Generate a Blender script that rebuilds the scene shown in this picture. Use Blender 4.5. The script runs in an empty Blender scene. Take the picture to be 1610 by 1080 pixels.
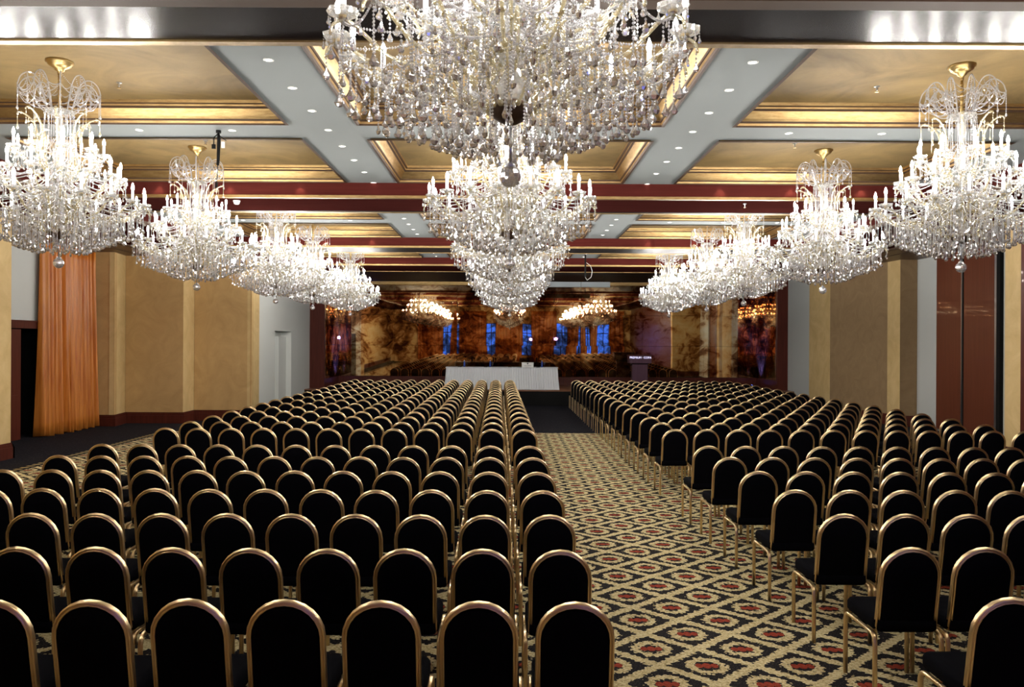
import bpy, math, random
from mathutils import Vector, Matrix
random.seed(7)
C = bpy.context.scene.collection
S = bpy.context.scene
PI = math.pi
sin, cos = math.sin, math.cos

# ------------------------------------------------------------------ camera, world, exposure
cam_d = bpy.data.cameras.new('camera'); cam = bpy.data.objects.new('camera', cam_d); C.objects.link(cam)
cam_d.sensor_width = 36; cam_d.lens = 27.95
cam_d.shift_x = 4/1610; cam_d.shift_y = -2/1610
cam_d.clip_start = 0.05; cam_d.clip_end = 400
EYE = 2.115
cam.location = (0, 0, EYE); cam.rotation_euler = (PI/2, -math.radians(0.285), 0)
S.camera = cam
w = bpy.data.worlds.new('world'); S.world = w; w.use_nodes = True
w.node_tree.nodes['Background'].inputs[0].default_value = (0.02, 0.12, 1.0, 1)   # blue dusk outside the windows
w.node_tree.nodes['Background'].inputs[1].default_value = 2.4
S.view_settings.view_transform = 'Standard'; S.view_settings.look = 'None'
S.view_settings.gamma = 1; S.view_settings.use_curve_mapping = False
S.view_settings.exposure = 0.0
cy = S.cycles
cy.max_bounces = 12; cy.transparent_max_bounces = 48; cy.transmission_bounces = 6; cy.glossy_bounces = 5; cy.diffuse_bounces = 4
cy.sample_clamp_indirect = 6.0; cy.caustics_reflective = False; cy.caustics_refractive = False
cy.use_denoising = True
BULB = 420.0     # radiance of the candle bulbs

# ------------------------------------------------------------------ materials
def mat(name, base=(.5,.5,.5), rough=.5, metal=0, coat=0, spec=.5, trans=0, ior=1.5, emis=None, es=0):
    m = bpy.data.materials.new(name); m.use_nodes = True
    b = m.node_tree.nodes['Principled BSDF']
    b.inputs['Base Color'].default_value = (*base, 1); b.inputs['Roughness'].default_value = rough
    b.inputs['Metallic'].default_value = metal; b.inputs['Coat Weight'].default_value = coat
    b.inputs['Specular IOR Level'].default_value = spec; b.inputs['IOR'].default_value = ior
    b.inputs['Transmission Weight'].default_value = trans
    if emis: b.inputs['Emission Color'].default_value = (*emis, 1); b.inputs['Emission Strength'].default_value = es
    return m
class N:
    """tiny node helper"""
    def __init__(s, m): s.t = m.node_tree; s.n = s.t.nodes; s.l = s.t.links; s.b = s.n.get('Principled BSDF')
    def new(s, ty, **k):
        n = s.n.new(ty)
        for a, v in k.items(): setattr(n, a, v)
        return n
    def put(s, sock, v):
        if hasattr(v, 'is_output') or isinstance(v, bpy.types.NodeSocket): s.l.new(v, sock)
        else: sock.default_value = v
    def math(s, op, a, b=0.0, c=0.0):
        n = s.new('ShaderNodeMath', operation=op)
        s.put(n.inputs[0], a); s.put(n.inputs[1], b)
        if len(n.inputs) > 2: s.put(n.inputs[2], c)
        return n.outputs[0]
    def pos(s, scale=(1,1,1)):
        g = s.new('ShaderNodeNewGeometry'); m = s.new('ShaderNodeVectorMath', operation='MULTIPLY')
        s.l.new(g.outputs['Position'], m.inputs[0]); m.inputs[1].default_value = scale
        return m.outputs[0]
    def obj(s, scale=(1,1,1)):
        g = s.new('ShaderNodeTexCoord'); m = s.new('ShaderNodeVectorMath', operation='MULTIPLY')
        s.l.new(g.outputs['Object'], m.inputs[0]); m.inputs[1].default_value = scale
        return m.outputs[0]
    def noise(s, vec, scale=5, detail=4, rough=.5, dist=0):
        n = s.new('ShaderNodeTexNoise'); s.l.new(vec, n.inputs['Vector'])
        n.inputs['Scale'].default_value = scale; n.inputs['Detail'].default_value = detail
        n.inputs['Roughness'].default_value = rough; n.inputs['Distortion'].default_value = dist
        return n.outputs[0]
    def ramp(s, fac, stops, interp='LINEAR'):
        n = s.new('ShaderNodeValToRGB'); s.l.new(fac, n.inputs[0]); n.color_ramp.interpolation = interp
        e = n.color_ramp.elements
        while len(e) < len(stops): e.new(0.5)
        for k, (p, c) in enumerate(stops): e[k].position = p; e[k].color = (*c, 1)
        return n.outputs[0]
    def mix(s, fac, a, b):
        n = s.new('ShaderNodeMix', data_type='RGBA'); s.put(n.inputs[0], fac)
        s.put(n.inputs[6], (*a, 1) if isinstance(a, tuple) else a); s.put(n.inputs[7], (*b, 1) if isinstance(b, tuple) else b)
        return n.outputs[2]
    def bump(s, h, strength=.2, dist=.01):
        n = s.new('ShaderNodeBump'); s.l.new(h, n.inputs['Height']); n.inputs['Strength'].default_value = strength
        n.inputs['Distance'].default_value = dist; s.l.new(n.outputs[0], s.b.inputs['Normal']); return n
    def col(s, c): s.l.new(c, s.b.inputs['Base Color'])

def plaster(name, c1, c2, sc=1.6, rough=.75):
    m = mat(name, c1, rough); n = N(m); p = n.pos()
    a = n.noise(p, sc, 6, .6, 1.6); n.col(n.ramp(a, [(.3, c1), (.7, c2)]))
    n.bump(n.noise(p, 9, 5, .6, 2), .12, .01); return m
def wood(name, c1, c2, axis=(14, 14, .7), rough=.35, coat=.3, spec=.2):
    m = mat(name, c1, rough, coat=coat, spec=spec); n = N(m); p = n.pos(axis)
    a = n.noise(p, 1.5, 6, .65, .6); n.col(n.ramp(a, [(.3, c1), (.7, c2)])); return m
M = {}
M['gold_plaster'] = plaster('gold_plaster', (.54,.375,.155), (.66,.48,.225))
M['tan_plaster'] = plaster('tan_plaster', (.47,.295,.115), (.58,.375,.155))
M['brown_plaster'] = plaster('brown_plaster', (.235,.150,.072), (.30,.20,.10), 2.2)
M['gray_paint'] = mat('gray_paint', (.50,.52,.50), .8)
M['white_paint'] = mat('white_paint', (.62,.64,.61), .8)
M['ceiling_gray'] = mat('ceiling_gray', (.27,.295,.295), .85, spec=.2)
M['coffer_gold'] = plaster('coffer_gold', (.135,.087,.031), (.255,.172,.065), 1.1, .7)
M['mahogany'] = wood('mahogany', (.060,.012,.007), (.10,.021,.012), rough=.45, coat=.05)
M['mahogany_beam'] = wood('mahogany_beam', (.056,.011,.009), (.080,.016,.012), (.7,14,14), .7, 0, .02)
M['dull_gloss'] = mat('dull_gloss', (.012,.009,.010), .5, spec=.12)
M['purple_beam'] = wood('purple_beam', (.050,.012,.011), (.066,.017,.014), (.7,14,14), .9, 0, 0)
M['divider_wood'] = wood('divider_wood', (.10,.028,.014), (.15,.045,.023), (30,30,.5), .35, .1)
M['soffit_wood'] = wood('soffit_wood', (.09,.045,.025), (.15,.085,.045), (6,.4,6), .45, .1)
M['stage_wood'] = wood('stage_wood', (.16,.07,.035), (.24,.11,.06), (.7,10,10), .35, .2)
M['black_gloss'] = mat('black_gloss', (.008,.006,.007), .22, coat=.0, spec=.09)
M['gilt'] = mat('gilt', (.66,.44,.17), .45, 1); _n = N(M['gilt'])
_n.col(_n.ramp(_n.noise(_n.pos((1,1,6)), 7, 5, .7), [(.3, (.26,.165,.07)), (.55, (.38,.26,.115)), (.8, (.47,.34,.165))]))
M['gilt_dark'] = mat('gilt_dark', (.06,.030,.014), .65, .3)
M['brass'] = mat('brass', (.50,.36,.15), .3, 1)
M['chair_gold'] = mat('chair_gold', (.86,.65,.37), .33, 1)
M['fabric'] = mat('fabric', (.0028,.0028,.0045), .9, spec=.03)
M['black'] = mat('black', (.006,.006,.006), .7, spec=.12)
M['dark_carpet'] = mat('dark_carpet', (.02,.02,.026), .95, spec=.1); _n = N(M['dark_carpet'])
_v = _n.new('ShaderNodeTexVoronoi'); _n.l.new(_n.pos(), _v.inputs['Vector']); _v.inputs['Scale'].default_value = 22
_n.col(_n.ramp(_v.outputs['Distance'], [(.12, (.055,.05,.055)), (.3, (.014,.014,.02))]))
M['cloth'] = mat('cloth', (.74,.77,.80), .8)
M['steel'] = mat('steel', (.55,.58,.62), .3, 1)
M['plastic_white'] = mat('plastic_white', (.75,.75,.73), .5)
M['lens'] = mat('lens', (1,1,1), .4, emis=(1,.97,.9), es=9)
M['candle'] = mat('candle', (.80,.82,.88), .5)
M['bulb'] = mat('bulb', (1,1,1), .4, emis=(1,.955,.90), es=BULB)
M['screen_gray'] = mat('screen_gray', (.30,.34,.36), .6)
M['podium_purple'] = wood('podium_purple', (.075,.035,.055), (.10,.05,.075))
M['led_letters'] = mat('led_letters', (.8,.8,1), .4, emis=(.72,.70,1), es=1.6)
M['blue_glass'] = mat('blue_glass', (.1,.2,.8), .1, trans=.6)
M['clear_glass'] = mat('clear_glass', (.95,.97,.97), .02, trans=1.0, ior=1.45)
M['ink'] = mat('ink', (.04,.04,.06), .6)
M['blue_lamp'] = mat('blue_lamp', (.1,.1,1), .4, emis=(.10,.16,1), es=40)
M['silver_ball'] = mat('silver_ball', (.85,.87,.9), .03, 1)

def crystal(name, tint, tr, gl, df, rough=.03):
    """cut crystal: part light straight through, part refracted, part mirrored"""
    m = bpy.data.materials.new(name); m.use_nodes = True; t = m.node_tree; t.nodes.clear(); n = N(m)
    T = n.new('ShaderNodeBsdfTransparent'); T.inputs[0].default_value = (*[min(1, c*1.02) for c in tint], 1)
    G = n.new('ShaderNodeBsdfGlossy'); G.inputs['Color'].default_value = (*tint, 1); G.inputs['Roughness'].default_value = rough
    R = n.new('ShaderNodeBsdfGlass'); R.inputs['Color'].default_value = (*tint, 1); R.inputs['IOR'].default_value = 1.55; R.inputs['Roughness'].default_value = 0
    D = n.new('ShaderNodeBsdfTranslucent'); D.inputs[0].default_value = (*tint, 1)
    D2 = n.new('ShaderNodeBsdfDiffuse'); D2.inputs[0].default_value = (*tint, 1)
    md = n.new('ShaderNodeMixShader'); md.inputs[0].default_value = .5; n.l.new(D.outputs[0], md.inputs[1]); n.l.new(D2.outputs[0], md.inputs[2])
    a = n.new('ShaderNodeMixShader'); a.inputs[0].default_value = gl; n.l.new(R.outputs[0], a.inputs[1]); n.l.new(G.outputs[0], a.inputs[2])
    b = n.new('ShaderNodeMixShader'); b.inputs[0].default_value = df; n.l.new(a.outputs[0], b.inputs[1]); n.l.new(md.outputs[0], b.inputs[2])
    c = n.new('ShaderNodeMixShader'); c.inputs[0].default_value = tr; n.l.new(b.outputs[0], c.inputs[1]); n.l.new(T.outputs[0], c.inputs[2])
    o = n.new('ShaderNodeOutputMaterial'); n.l.new(c.outputs[0], o.inputs[0]); return m
M['crystal'] = crystal('crystal', (.98,.98,1.0), .08, .50, .38)
M['pendant_crystal'] = crystal('pendant_crystal', (.98,.98,1.0), .05, .62, .13, .13)
M['arm_glass'] = crystal('arm_glass', (.95,.90,.74), .22, .45, .30, .08)
M['cup_glass'] = crystal('cup_glass', (.97,.97,.96), .22, .35, .28, .05)

def carpet_material():
    m = mat('patterned_carpet', (.5,.4,.2), .95, spec=.05); n = N(m)
    sp = n.new('ShaderNodeSeparateXYZ'); n.l.new(n.pos(), sp.inputs[0]); x, y = sp.outputs[0], sp.outputs[1]
    PX, PY = .626, .5675
    # leafy jitter of the outlines
    vo = n.new('ShaderNodeTexVoronoi'); n.l.new(n.pos((1, 1.25, 1)), vo.inputs['Vector']); vo.inputs['Scale'].default_value = 34
    j = n.math('MULTIPLY', n.math('SUBTRACT', vo.outputs['Distance'], .42), .06)
    u = n.math('DIVIDE', n.math('SUBTRACT', x, 1.301), PX); v = n.math('DIVIDE', n.math('SUBTRACT', y, 5.199), PY)
    a, b = n.math('ADD', u, v), n.math('SUBTRACT', u, v)
    fa = n.math('SUBTRACT', n.math('FRACT', n.math('ADD', a, 100.5)), .5)
    fb = n.math('SUBTRACT', n.math('FRACT', n.math('ADD', b, 100.5)), .5)
    du = n.math('MULTIPLY', n.math('ADD', fa, fb), .5*PX); dv = n.math('MULTIPLY', n.math('SUBTRACT', fa, fb), .5*PY)
    dia = n.math('MAXIMUM', n.math('ABSOLUTE', fa), n.math('ABSOLUTE', fb))
    r = n.math('SQRT', n.math('ADD', n.math('POWER', du, 2), n.math('POWER', dv, 2)))
    # three lobes of the red medallion
    def lobe(cx, rad):
        ddx = n.math('SUBTRACT', n.math('ABSOLUTE', du), cx)
        return n.math('LESS_THAN', n.math('SQRT', n.math('ADD', n.math('POWER', ddx, 2), n.math('POWER', n.math('MULTIPLY', dv, .72), 2))), rad)
    red = n.math('MAXIMUM', lobe(0, .030), lobe(.050, .025))
    rj = n.math('ADD', r, j)
    ring = n.math('MULTIPLY', n.math('GREATER_THAN', rj, .082), n.math('LESS_THAN', rj, .139))
    band = n.math('GREATER_THAN', n.math('ADD', dia, n.math('MULTIPLY', j, 1.6)), .425)
    cream = n.math('MAXIMUM', ring, band)
    # leaf flecks
    nz = n.noise(n.pos((1, 1.3, 1)), 60, 3, .6)
    creamcol = n.ramp(nz, [(.30, (.36,.26,.10)), (.48, (.74,.61,.32)), (.7, (.95,.87,.58))])
    vo2 = n.new('ShaderNodeTexVoronoi'); n.l.new(n.pos((1, 1.6, 1)), vo2.inputs['Vector']); vo2.inputs['Scale'].default_value = 75
    darkcol = n.ramp(vo2.outputs['Distance'], [(.10, (.16,.13,.09)), (.30, (.022,.020,.022))])
    redcol = n.ramp(nz, [(.3, (.22,.030,.018)), (.6, (.42,.075,.04))])
    c = n.mix(cream, darkcol, creamcol); c = n.mix(red, c, redcol)
    # woven border
    ax = n.math('ABSOLUTE', x)
    e1 = n.math('GREATER_THAN', ax, 7.86); e2 = n.math('GREATER_THAN', ax, 7.93); e3 = n.math('GREATER_THAN', ax, 8.06)
    wv = n.math('GREATER_THAN', n.math('FRACT', n.math('MULTIPLY', y, 6)), .5)
    c = n.mix(e1, c, (.02,.02,.022)); c = n.mix(n.math('MULTIPLY', e2, wv), c, (.45,.36,.18)); c = n.mix(e3, c, (.02,.02,.022))
    n.col(c); n.bump(nz, .3, .004); return m
M['carpet'] = carpet_material()

def mirror_material(name, dark):
    m = bpy.data.materials.new(name); m.use_nodes = True; n = N(m); t = m.node_tree
    p = n.pos((1, 1, 1.15))
    big = n.noise(p, .85, 3, .5, .8); small = n.noise(p, 2.7, 8, .62, 1.2)
    s = n.math('ADD', n.math('MULTIPLY', big, .55), n.math('MULTIPLY', small, .45))
    tint = n.ramp(s, [(.40, (.07,.025,.012)), (.48, (.40,.19,.08)), (.545, (.86,.62,.36)), (.66, (.98,.86,.64))])
    dif = n.ramp(s, [(.40, (.02,.006,.003)), (.50, (.16,.06,.018)), (.60, (.42,.24,.08)), (.72, (.55,.38,.17))])
    G = n.new('ShaderNodeBsdfGlossy'); G.inputs['Roughness'].default_value = .015; n.l.new(tint, G.inputs['Color'])
    D = n.new('ShaderNodeBsdfDiffuse'); n.l.new(dif, D.inputs[0])
    # slightly wavy glass
    wv = n.noise(n.pos((.9, .9, .35)), .8, 1, .4)
    bp = n.new('ShaderNodeBump'); bp.inputs['Strength'].default_value = 1; bp.inputs['Distance'].default_value = .005; n.l.new(wv, bp.inputs['Height'])
    n.l.new(bp.outputs[0], G.inputs['Normal'])
    mx = n.new('ShaderNodeMixShader'); mx.inputs[0].default_value = dark
    n.l.new(D.outputs[0], mx.inputs[1]); n.l.new(G.outputs[0], mx.inputs[2])
    n.l.new(mx.outputs[0], n.n['Material Output'].inputs[0]); return m
M['mirror'] = mirror_material('antique_mirror', .84)

def satin():
    m = mat('orange_satin', (.55,.17,.045), .34, spec=.4); n = N(m)
    n.b.inputs['Sheen Weight'].default_value = .0
    a = n.noise(n.pos((9, 9, .6)), 2, 3, .5); n.col(n.ramp(a, [(.3, (.42,.115,.014)), (.7, (.66,.25,.045))])); return m
M['satin'] = satin()

# ------------------------------------------------------------------ mesh helpers
class MB:
    def __init__(s): s.v = []; s.f = []; s.m = []; s.cur = 0
    def add(s, vs, fs, T=None):
        o = len(s.v)
        s.v += [tuple(T @ Vector(v)) for v in vs] if T is not None else [tuple(v) for v in vs]
        s.f += [tuple(i+o for i in f) for f in fs]; s.m += [s.cur]*len(fs); return s
    def box(s, x0, x1, y0, y1, z0, z1):
        vs = [(x, y, z) for x in (x0, x1) for y in (y0, y1) for z in (z0, z1)]
        return s.add(vs, [(0,1,3,2),(4,6,7,5),(0,4,5,1),(2,3,7,6),(0,2,6,4),(1,5,7,3)])
    def tube(s, path, r, seg=6, caps=True):
        n = len(path); P = [Vector(p) for p in path]; rs = r if isinstance(r, (list, tuple)) else [r]*n
        up = Vector((0,0,1)); prev = None; vs = []; fs = []
        for i in range(n):
            t = (P[min(i+1, n-1)] - P[max(i-1, 0)]).normalized()
            if prev is None:
                a = up if abs(t.z) < .9 else Vector((1,0,0)); u = t.cross(a).normalized()
            else: u = (prev - t*prev.dot(t)).normalized()
            prev = u; w_ = t.cross(u)
            for k in range(seg):
                an = 2*PI*k/seg; vs.append(P[i] + (u*cos(an) + w_*sin(an))*rs[i])
        for i in range(n-1):
            for k in range(seg):
                a = i*seg+k; b = i*seg+(k+1) % seg; fs.append((a, b, b+seg, a+seg))
        if caps: fs.append(tuple(range(seg))[::-1]); fs.append(tuple((n-1)*seg+k for k in range(seg)))
        return s.add(vs, fs)
    def lathe(s, prof, seg=16, c=(0,0,0), flute=None):
        vs = []; fs = []; n = len(prof)
        for (r, z) in prof:
            for k in range(seg):
                an = 2*PI*k/seg; rr = r*(1 + (flute*(k % 2) if flute else 0)); vs.append((c[0]+rr*cos(an), c[1]+rr*sin(an), c[2]+z))
        for i in range(n-1):
            for k in range(seg):
                a = i*seg+k; b = i*seg+(k+1) % seg; fs.append((a, b, b+seg, a+seg))
        return s.add(vs, fs)
    def prism(s, poly, z0, z1):
        n = len(poly); vs = [(x, y, z0) for x, y in poly] + [(x, y, z1) for x, y in poly]
        fs = [tuple(range(n))[::-1], tuple(range(n, 2*n))] + [(i, (i+1) % n, (i+1) % n+n, i+n) for i in range(n)]
        return s.add(vs, fs)
    def mesh(s, name, mats, smooth=False):
        me = bpy.data.meshes.new(name); me.from_pydata(s.v, [], s.f)
        for m in (mats if isinstance(mats, (list, tuple)) else [mats]): me.materials.append(m)
        if any(s.m): me.polygons.foreach_set('material_index', s.m)
        if smooth: me.polygons.foreach_set('use_smooth', [True]*len(me.polygons))
        me.update(); return me
    def obj(s, name, mats, parent=None, smooth=False, loc=None):
        return link(name, s.mesh(name, mats, smooth), parent, loc)
def link(name, me, parent=None, loc=None, rz=0):
    o = bpy.data.objects.new(name, me); C.objects.link(o)
    if parent: o.parent = parent
    if loc: o.location = loc
    if rz: o.rotation_euler.z = rz
    return o
def tag(o, label=None, cat=None, group=None, kind=None):
    if label: o['label'] = label
    if cat: o['category'] = cat
    if group: o['group'] = group
    if kind: o['kind'] = kind
    return o
def thing(name, label, cat, loc=(0,0,0), group=None, rz=0):
    return tag(link(name, None, None, loc, rz), label, cat, group)
def struct(name, mb, mats, parent=None, smooth=False):
    o = mb.obj(name, mats, parent, smooth)
    if parent is None: o['kind'] = 'structure'
    return o
def bx(x0, x1, y0, y1, z0, z1): return MB().box(x0, x1, y0, y1, z0, z1)
def kids(o): return [c for c in bpy.data.objects if c.parent == o]

# ------------------------------------------------------------------ floor
H = 4.31      # underside of beams and soffits
ZC = 4.535    # grey ceiling
ZP = 4.74     # coffer panels
struct('floor', bx(-12.5, 12.5, -4.6, 30.4, -.12, 0), M['dark_carpet'])
cp = struct('carpet', bx(-8.1, 8.1, -4.0, 18.5, .0, .006), M['carpet']); cp['kind'] = 'structure'
# stage
stg = struct('stage', bx(-6.9, 9.7, 26.62, 29.9, 0, .475), M['black'])
struct('stage_floor', bx(-6.9, 9.7, 26.6, 29.8, .475, .51), M['stage_wood'], stg)

# ------------------------------------------------------------------ walls (plan polylines, each run its own colour, stepped returns lighter)
def wall_run(name, pts, run_mats, base=True, top=H+.02, side=1, th=.12, basename=None):
    """pts: plan points; side = which side (+1 left of travel) the solid lies"""
    root = None; bmb = MB()
    for i in range(len(pts)-1):
        a, b = Vector(pts[i]), Vector(pts[i+1]); d = (b-a).normalized(); nrm = Vector((-d.y, d.x))*side
        if run_mats[i] is None: continue
        e_ = d*.002; mb = MB().prism([a+e_, b-e_, b-e_+nrm*th, a+e_+nrm*th], 0, top)
        o = mb.obj(name if root is None else 'wall_segment', M[run_mats[i]], root)
        if root is None: root = o; o['kind'] = 'structure'
        if base and run_mats[i] not in ('mahogany', 'white_paint', 'gray_paint', 'divider_wood') :
            for (off, z0, z1) in ((.045, 0, .20), (.032, .20, .245), (.018, .245, .28)):
                bmb.prism([a-d*off, b+d*off, b+d*off-nrm*off, a-d*off-nrm*off], z0, z1)
    if base and basename: bo = bmb.obj(basename, M['mahogany']); bo['kind'] = 'structure'
    return root
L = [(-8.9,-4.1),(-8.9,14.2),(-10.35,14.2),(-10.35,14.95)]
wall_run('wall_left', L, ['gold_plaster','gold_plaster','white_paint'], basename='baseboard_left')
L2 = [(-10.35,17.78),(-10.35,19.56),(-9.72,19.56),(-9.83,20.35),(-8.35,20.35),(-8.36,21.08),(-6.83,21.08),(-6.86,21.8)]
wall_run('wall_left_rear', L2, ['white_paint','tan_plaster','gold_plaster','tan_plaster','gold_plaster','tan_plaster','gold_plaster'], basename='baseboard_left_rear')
# white wall by the stage, with a shallow niche
wn = MB(); X0 = -6.86
def seg_x(mb, x, y0, y1, z0, z1, t=.6): mb.box(x-t, x, y0, y1, z0, z1)
seg_x(wn, X0, 21.8, 23.25, 0, H); seg_x(wn, X0, 25.0, 27.3, 0, H); seg_x(wn, X0, 23.25, 25.0, 2.42, H)
seg_x(wn, X0-.32, 23.25, 24.2, 0, 2.42, .28); seg_x(wn, X0-.16, 24.2, 25.0, 0, 2.26, .44); seg_x(wn, X0-.32, 24.2, 25.0, 2.26, 2.42, .28)
struct('wall_stage_left', wn, M['white_paint'])
struct('wall_stage_pier', bx(-7.4, -6.36, 27.3, 27.45, 0, H), M['mahogany'])
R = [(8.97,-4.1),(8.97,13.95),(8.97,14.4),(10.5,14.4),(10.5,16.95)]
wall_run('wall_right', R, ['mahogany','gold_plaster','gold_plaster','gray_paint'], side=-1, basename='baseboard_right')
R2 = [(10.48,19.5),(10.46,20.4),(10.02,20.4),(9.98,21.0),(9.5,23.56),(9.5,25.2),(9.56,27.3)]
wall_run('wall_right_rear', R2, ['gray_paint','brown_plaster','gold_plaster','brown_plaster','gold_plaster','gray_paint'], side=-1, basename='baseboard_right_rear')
struct('wall_stage_pier_right', bx(9.2, 9.75, 27.3, 27.45, 0, H), M['mahogany'])
struct('wall_left_outer', bx(-12.5, -12.3, -4.5, 30.4, 0, 5.1), M['black'])
struct('wall_right_outer', bx(12.3, 12.5, -4.5, 30.4, 0, 5.1), M['black'])
struct('wall_far', bx(-12.3, 12.3, 29.95, 30.2, 0, 5.1), M['black'])

# door in the left wall
dr = struct('door_1', bx(-10.44, -10.36, 15.5, 16.86, 0, 2.34), M['mahogany'])
pm = MB()
for (z0, z1) in ((.15, .95), (1.1, 2.2)):
    for (y0, y1) in ((15.62, 16.12), (16.24, 16.74)): pm.box(-10.36, -10.345, y0, y1, z0, z1)
pm.obj('door_panel', M['mahogany'], dr)
fr = MB(); fr.box(-10.42, -10.28, 14.95, 17.78, 2.36, 2.5); fr.box(-10.45, -10.31, 14.95, 15.07, 0, 2.36); fr.box(-10.45, -10.31, 15.42, 15.5, 0, 2.36)
fr.box(-10.45,-10.25,14.95,17.78,2.5,2.53)
fr.obj('door_frame', M['mahogany'], dr)
bx(-11.6, -10.46, 14.95, 15.0, 0, 2.4).box(-11.7,-11.6,14.95,17.85,0,2.4).box(-11.6,-10.46,17.76,17.85,0,2.4).obj('door_passage', M['black'], dr)
struct('wall_left_over_door', bx(-10.47, -10.35, 14.95, 17.78, 2.5, H+.02), M['white_paint'])

# movable partition panels on the right
pp = struct('partition_wall', bx(10.46, 10.56, 18.40, 19.48, .06, H), M['divider_wood'])
bx(10.46, 10.56, 17.10, 18.31, .06, H).obj('partition_panel', M['divider_wood'], pp)
bx(10.44, 10.55, 18.355, 18.395, .02, H).obj('joint_strip', M['steel'], pp)
bx(10.45, 10.55, 18.31, 18.352, .02, H).obj('joint_gasket', M['black'], pp)
bx(10.42, 10.55, 17.02, 17.09, .02, H).obj('edge_strip', M['steel'], pp)
bx(10.42, 10.55, 16.9, 17.02, .0, H).obj('edge_gasket', M['black'], pp)

# ------------------------------------------------------------------ rear wall with windows and curtains (seen in the mirror)
YB = -4.1
wins = [(-4.75,-3.95),(-1.85,-1.05),(1.0,1.75),(3.65,4.55),(5.45,5.85),(6.35,7.45)]
rw = MB(); xs = -12.3; ZW0, ZW1 = .55, 3.35
for (a, b) in wins: rw.box(xs, a, YB-.2, YB, 0, H+.5); rw.box(a, b, YB-.2, YB, 0, ZW0); rw.box(a, b, YB-.2, YB, ZW1, H+.5); xs = b
rw.box(xs, 12.3, YB-.2, YB, 0, H+.5); struct('wall_rear', rw, M['gold_plaster'])
for i, (a, b) in enumerate(wins):
    fm = MB()
    for (x0, x1, z0, z1) in ((a, a+.05, ZW0, ZW1), (b-.05, b, ZW0, ZW1), (a, b, ZW0, ZW0+.05), (a, b, ZW1-.05, ZW1), ((a+b)/2-.03, (a+b)/2+.03, ZW0, ZW1), (a, b, 2.55, 2.62)):
        fm.box(x0, x1, YB-.14, YB-.06, z0, z1)
    wo = struct('window_%d' % (i+1), fm, M['black'])
    bx(a, b, YB-.105, YB-.095, ZW0, ZW1).obj('pane', M['clear_glass'], wo)

def curtain(name, x0, x1, y, z0, z1, label, group=None, axis='x', amp=.07, folds=9, seed=0, th=.012):
    rnd = random.Random(seed); nu = folds*14; nz = 14; vs = []; fs = []
    ph = [rnd.uniform(-.9, .9) for _ in range(folds+2)]; am = [rnd.uniform(.55, 1.15) for _ in range(folds+2)]
    def off(u, t):
        k = u*folds; i = int(k); f = k-i; p = ph[i]*(1-f)+ph[i+1]*f; a = am[i]*(1-f)+am[i+1]*f
        return amp*a*(2*abs(sin(PI*k + .5*p + .25*t*ph[i]))**.55-1 + .3*sin(4.7*PI*k*.9 + 3*p + t*1.5))*(.7+.5*(1-t))*(-1 if axis == 'y' else 1)*-1
    for layer in (0, 1):
        for j in range(nz+1):
            t = j/nz
            for i in range(nu+1):
                u = i/nu; uu = (u-.5)*(1+.05*(1-t)**2)+.5
                a = x0+(x1-x0)*uu; d = off(u*.999, t)+layer*th; z = z0+(z1-z0)*t + (0 if j else .02*sin(u*40))
                vs.append((a, y+d, z) if axis == 'x' else (y+d, a, z))
    W = nu+1; B = W*(nz+1)
    for j in range(nz):
        for i in range(nu):
            a = j*W+i; fs.append((a, a+1, a+W+1, a+W)); fs.append((B+a, B+a+W, B+a+W+1, B+a+1))
    for j in range(nz):
        for i in (0, nu): a = j*W+i; fs.append((a, a+W, B+a+W, B+a))
    for i in range(nu):
        for j in (0, nz): a = j*W+i; fs.append((a, B+a, B+a+1, a+1))
    mb = MB(); mb.add(vs, fs); o = mb.obj(name, M['satin'], None, True); return tag(o, label, 'curtain', group)
curtain('curtain', 17.30, 19.45, -10.2, .015, 4.25, 'tall orange satin curtain hanging to the floor beside the open mahogany door', axis='y', amp=.15, folds=12, seed=9)
for i, (a, b) in enumerate([(-6.6,-4.75),(-3.95,-1.85),(-1.05,1.0),(1.75,3.65),(4.55,5.45),(5.85,6.35),(7.45,8.45)]):
    nm = ['leftmost', 'second from left', 'third from left', 'middle', 'third from right', 'second from right', 'rightmost']
    curtain('curtain', a, b, YB+.12, .02, 4.2, 'orange curtain between the windows, %s of those mirrored on the back wall' % nm[i], 'window curtains mirrored in the back wall', folds=max(3, int((b-a)*4)), seed=20+i)

# ------------------------------------------------------------------ ceiling
colX = [(-5.98,-2.49),(-1.68,1.68),(2.49,5.98)]
rowY = [(-1.45,1.15),(1.80,4.40),(6.20,8.81),(9.47,12.0),(13.60,15.60),(16.26,18.34),(19.95,22.68)]
cl = MB(); ys = YB-.1
def strip(y0, y1): cl.box(-7.0, 7.0, y0, y1, ZC, ZC+.03)
for (a, b) in rowY:
    strip(ys, a); xs = -7.0
    for (c, d) in colX: cl.box(xs, c, a, b, ZC, ZC+.03); xs = d
    cl.box(xs, 7.0, a, b, ZC, ZC+.03); ys = b
strip(ys, 25.0)
ceil = struct('ceiling', cl, M['ceiling_gray'])
bx(-12.4, 12.4, -4.5, 30.3, 5.0, 5.1).obj('roof_slab', M['black'], ceil)
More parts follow.
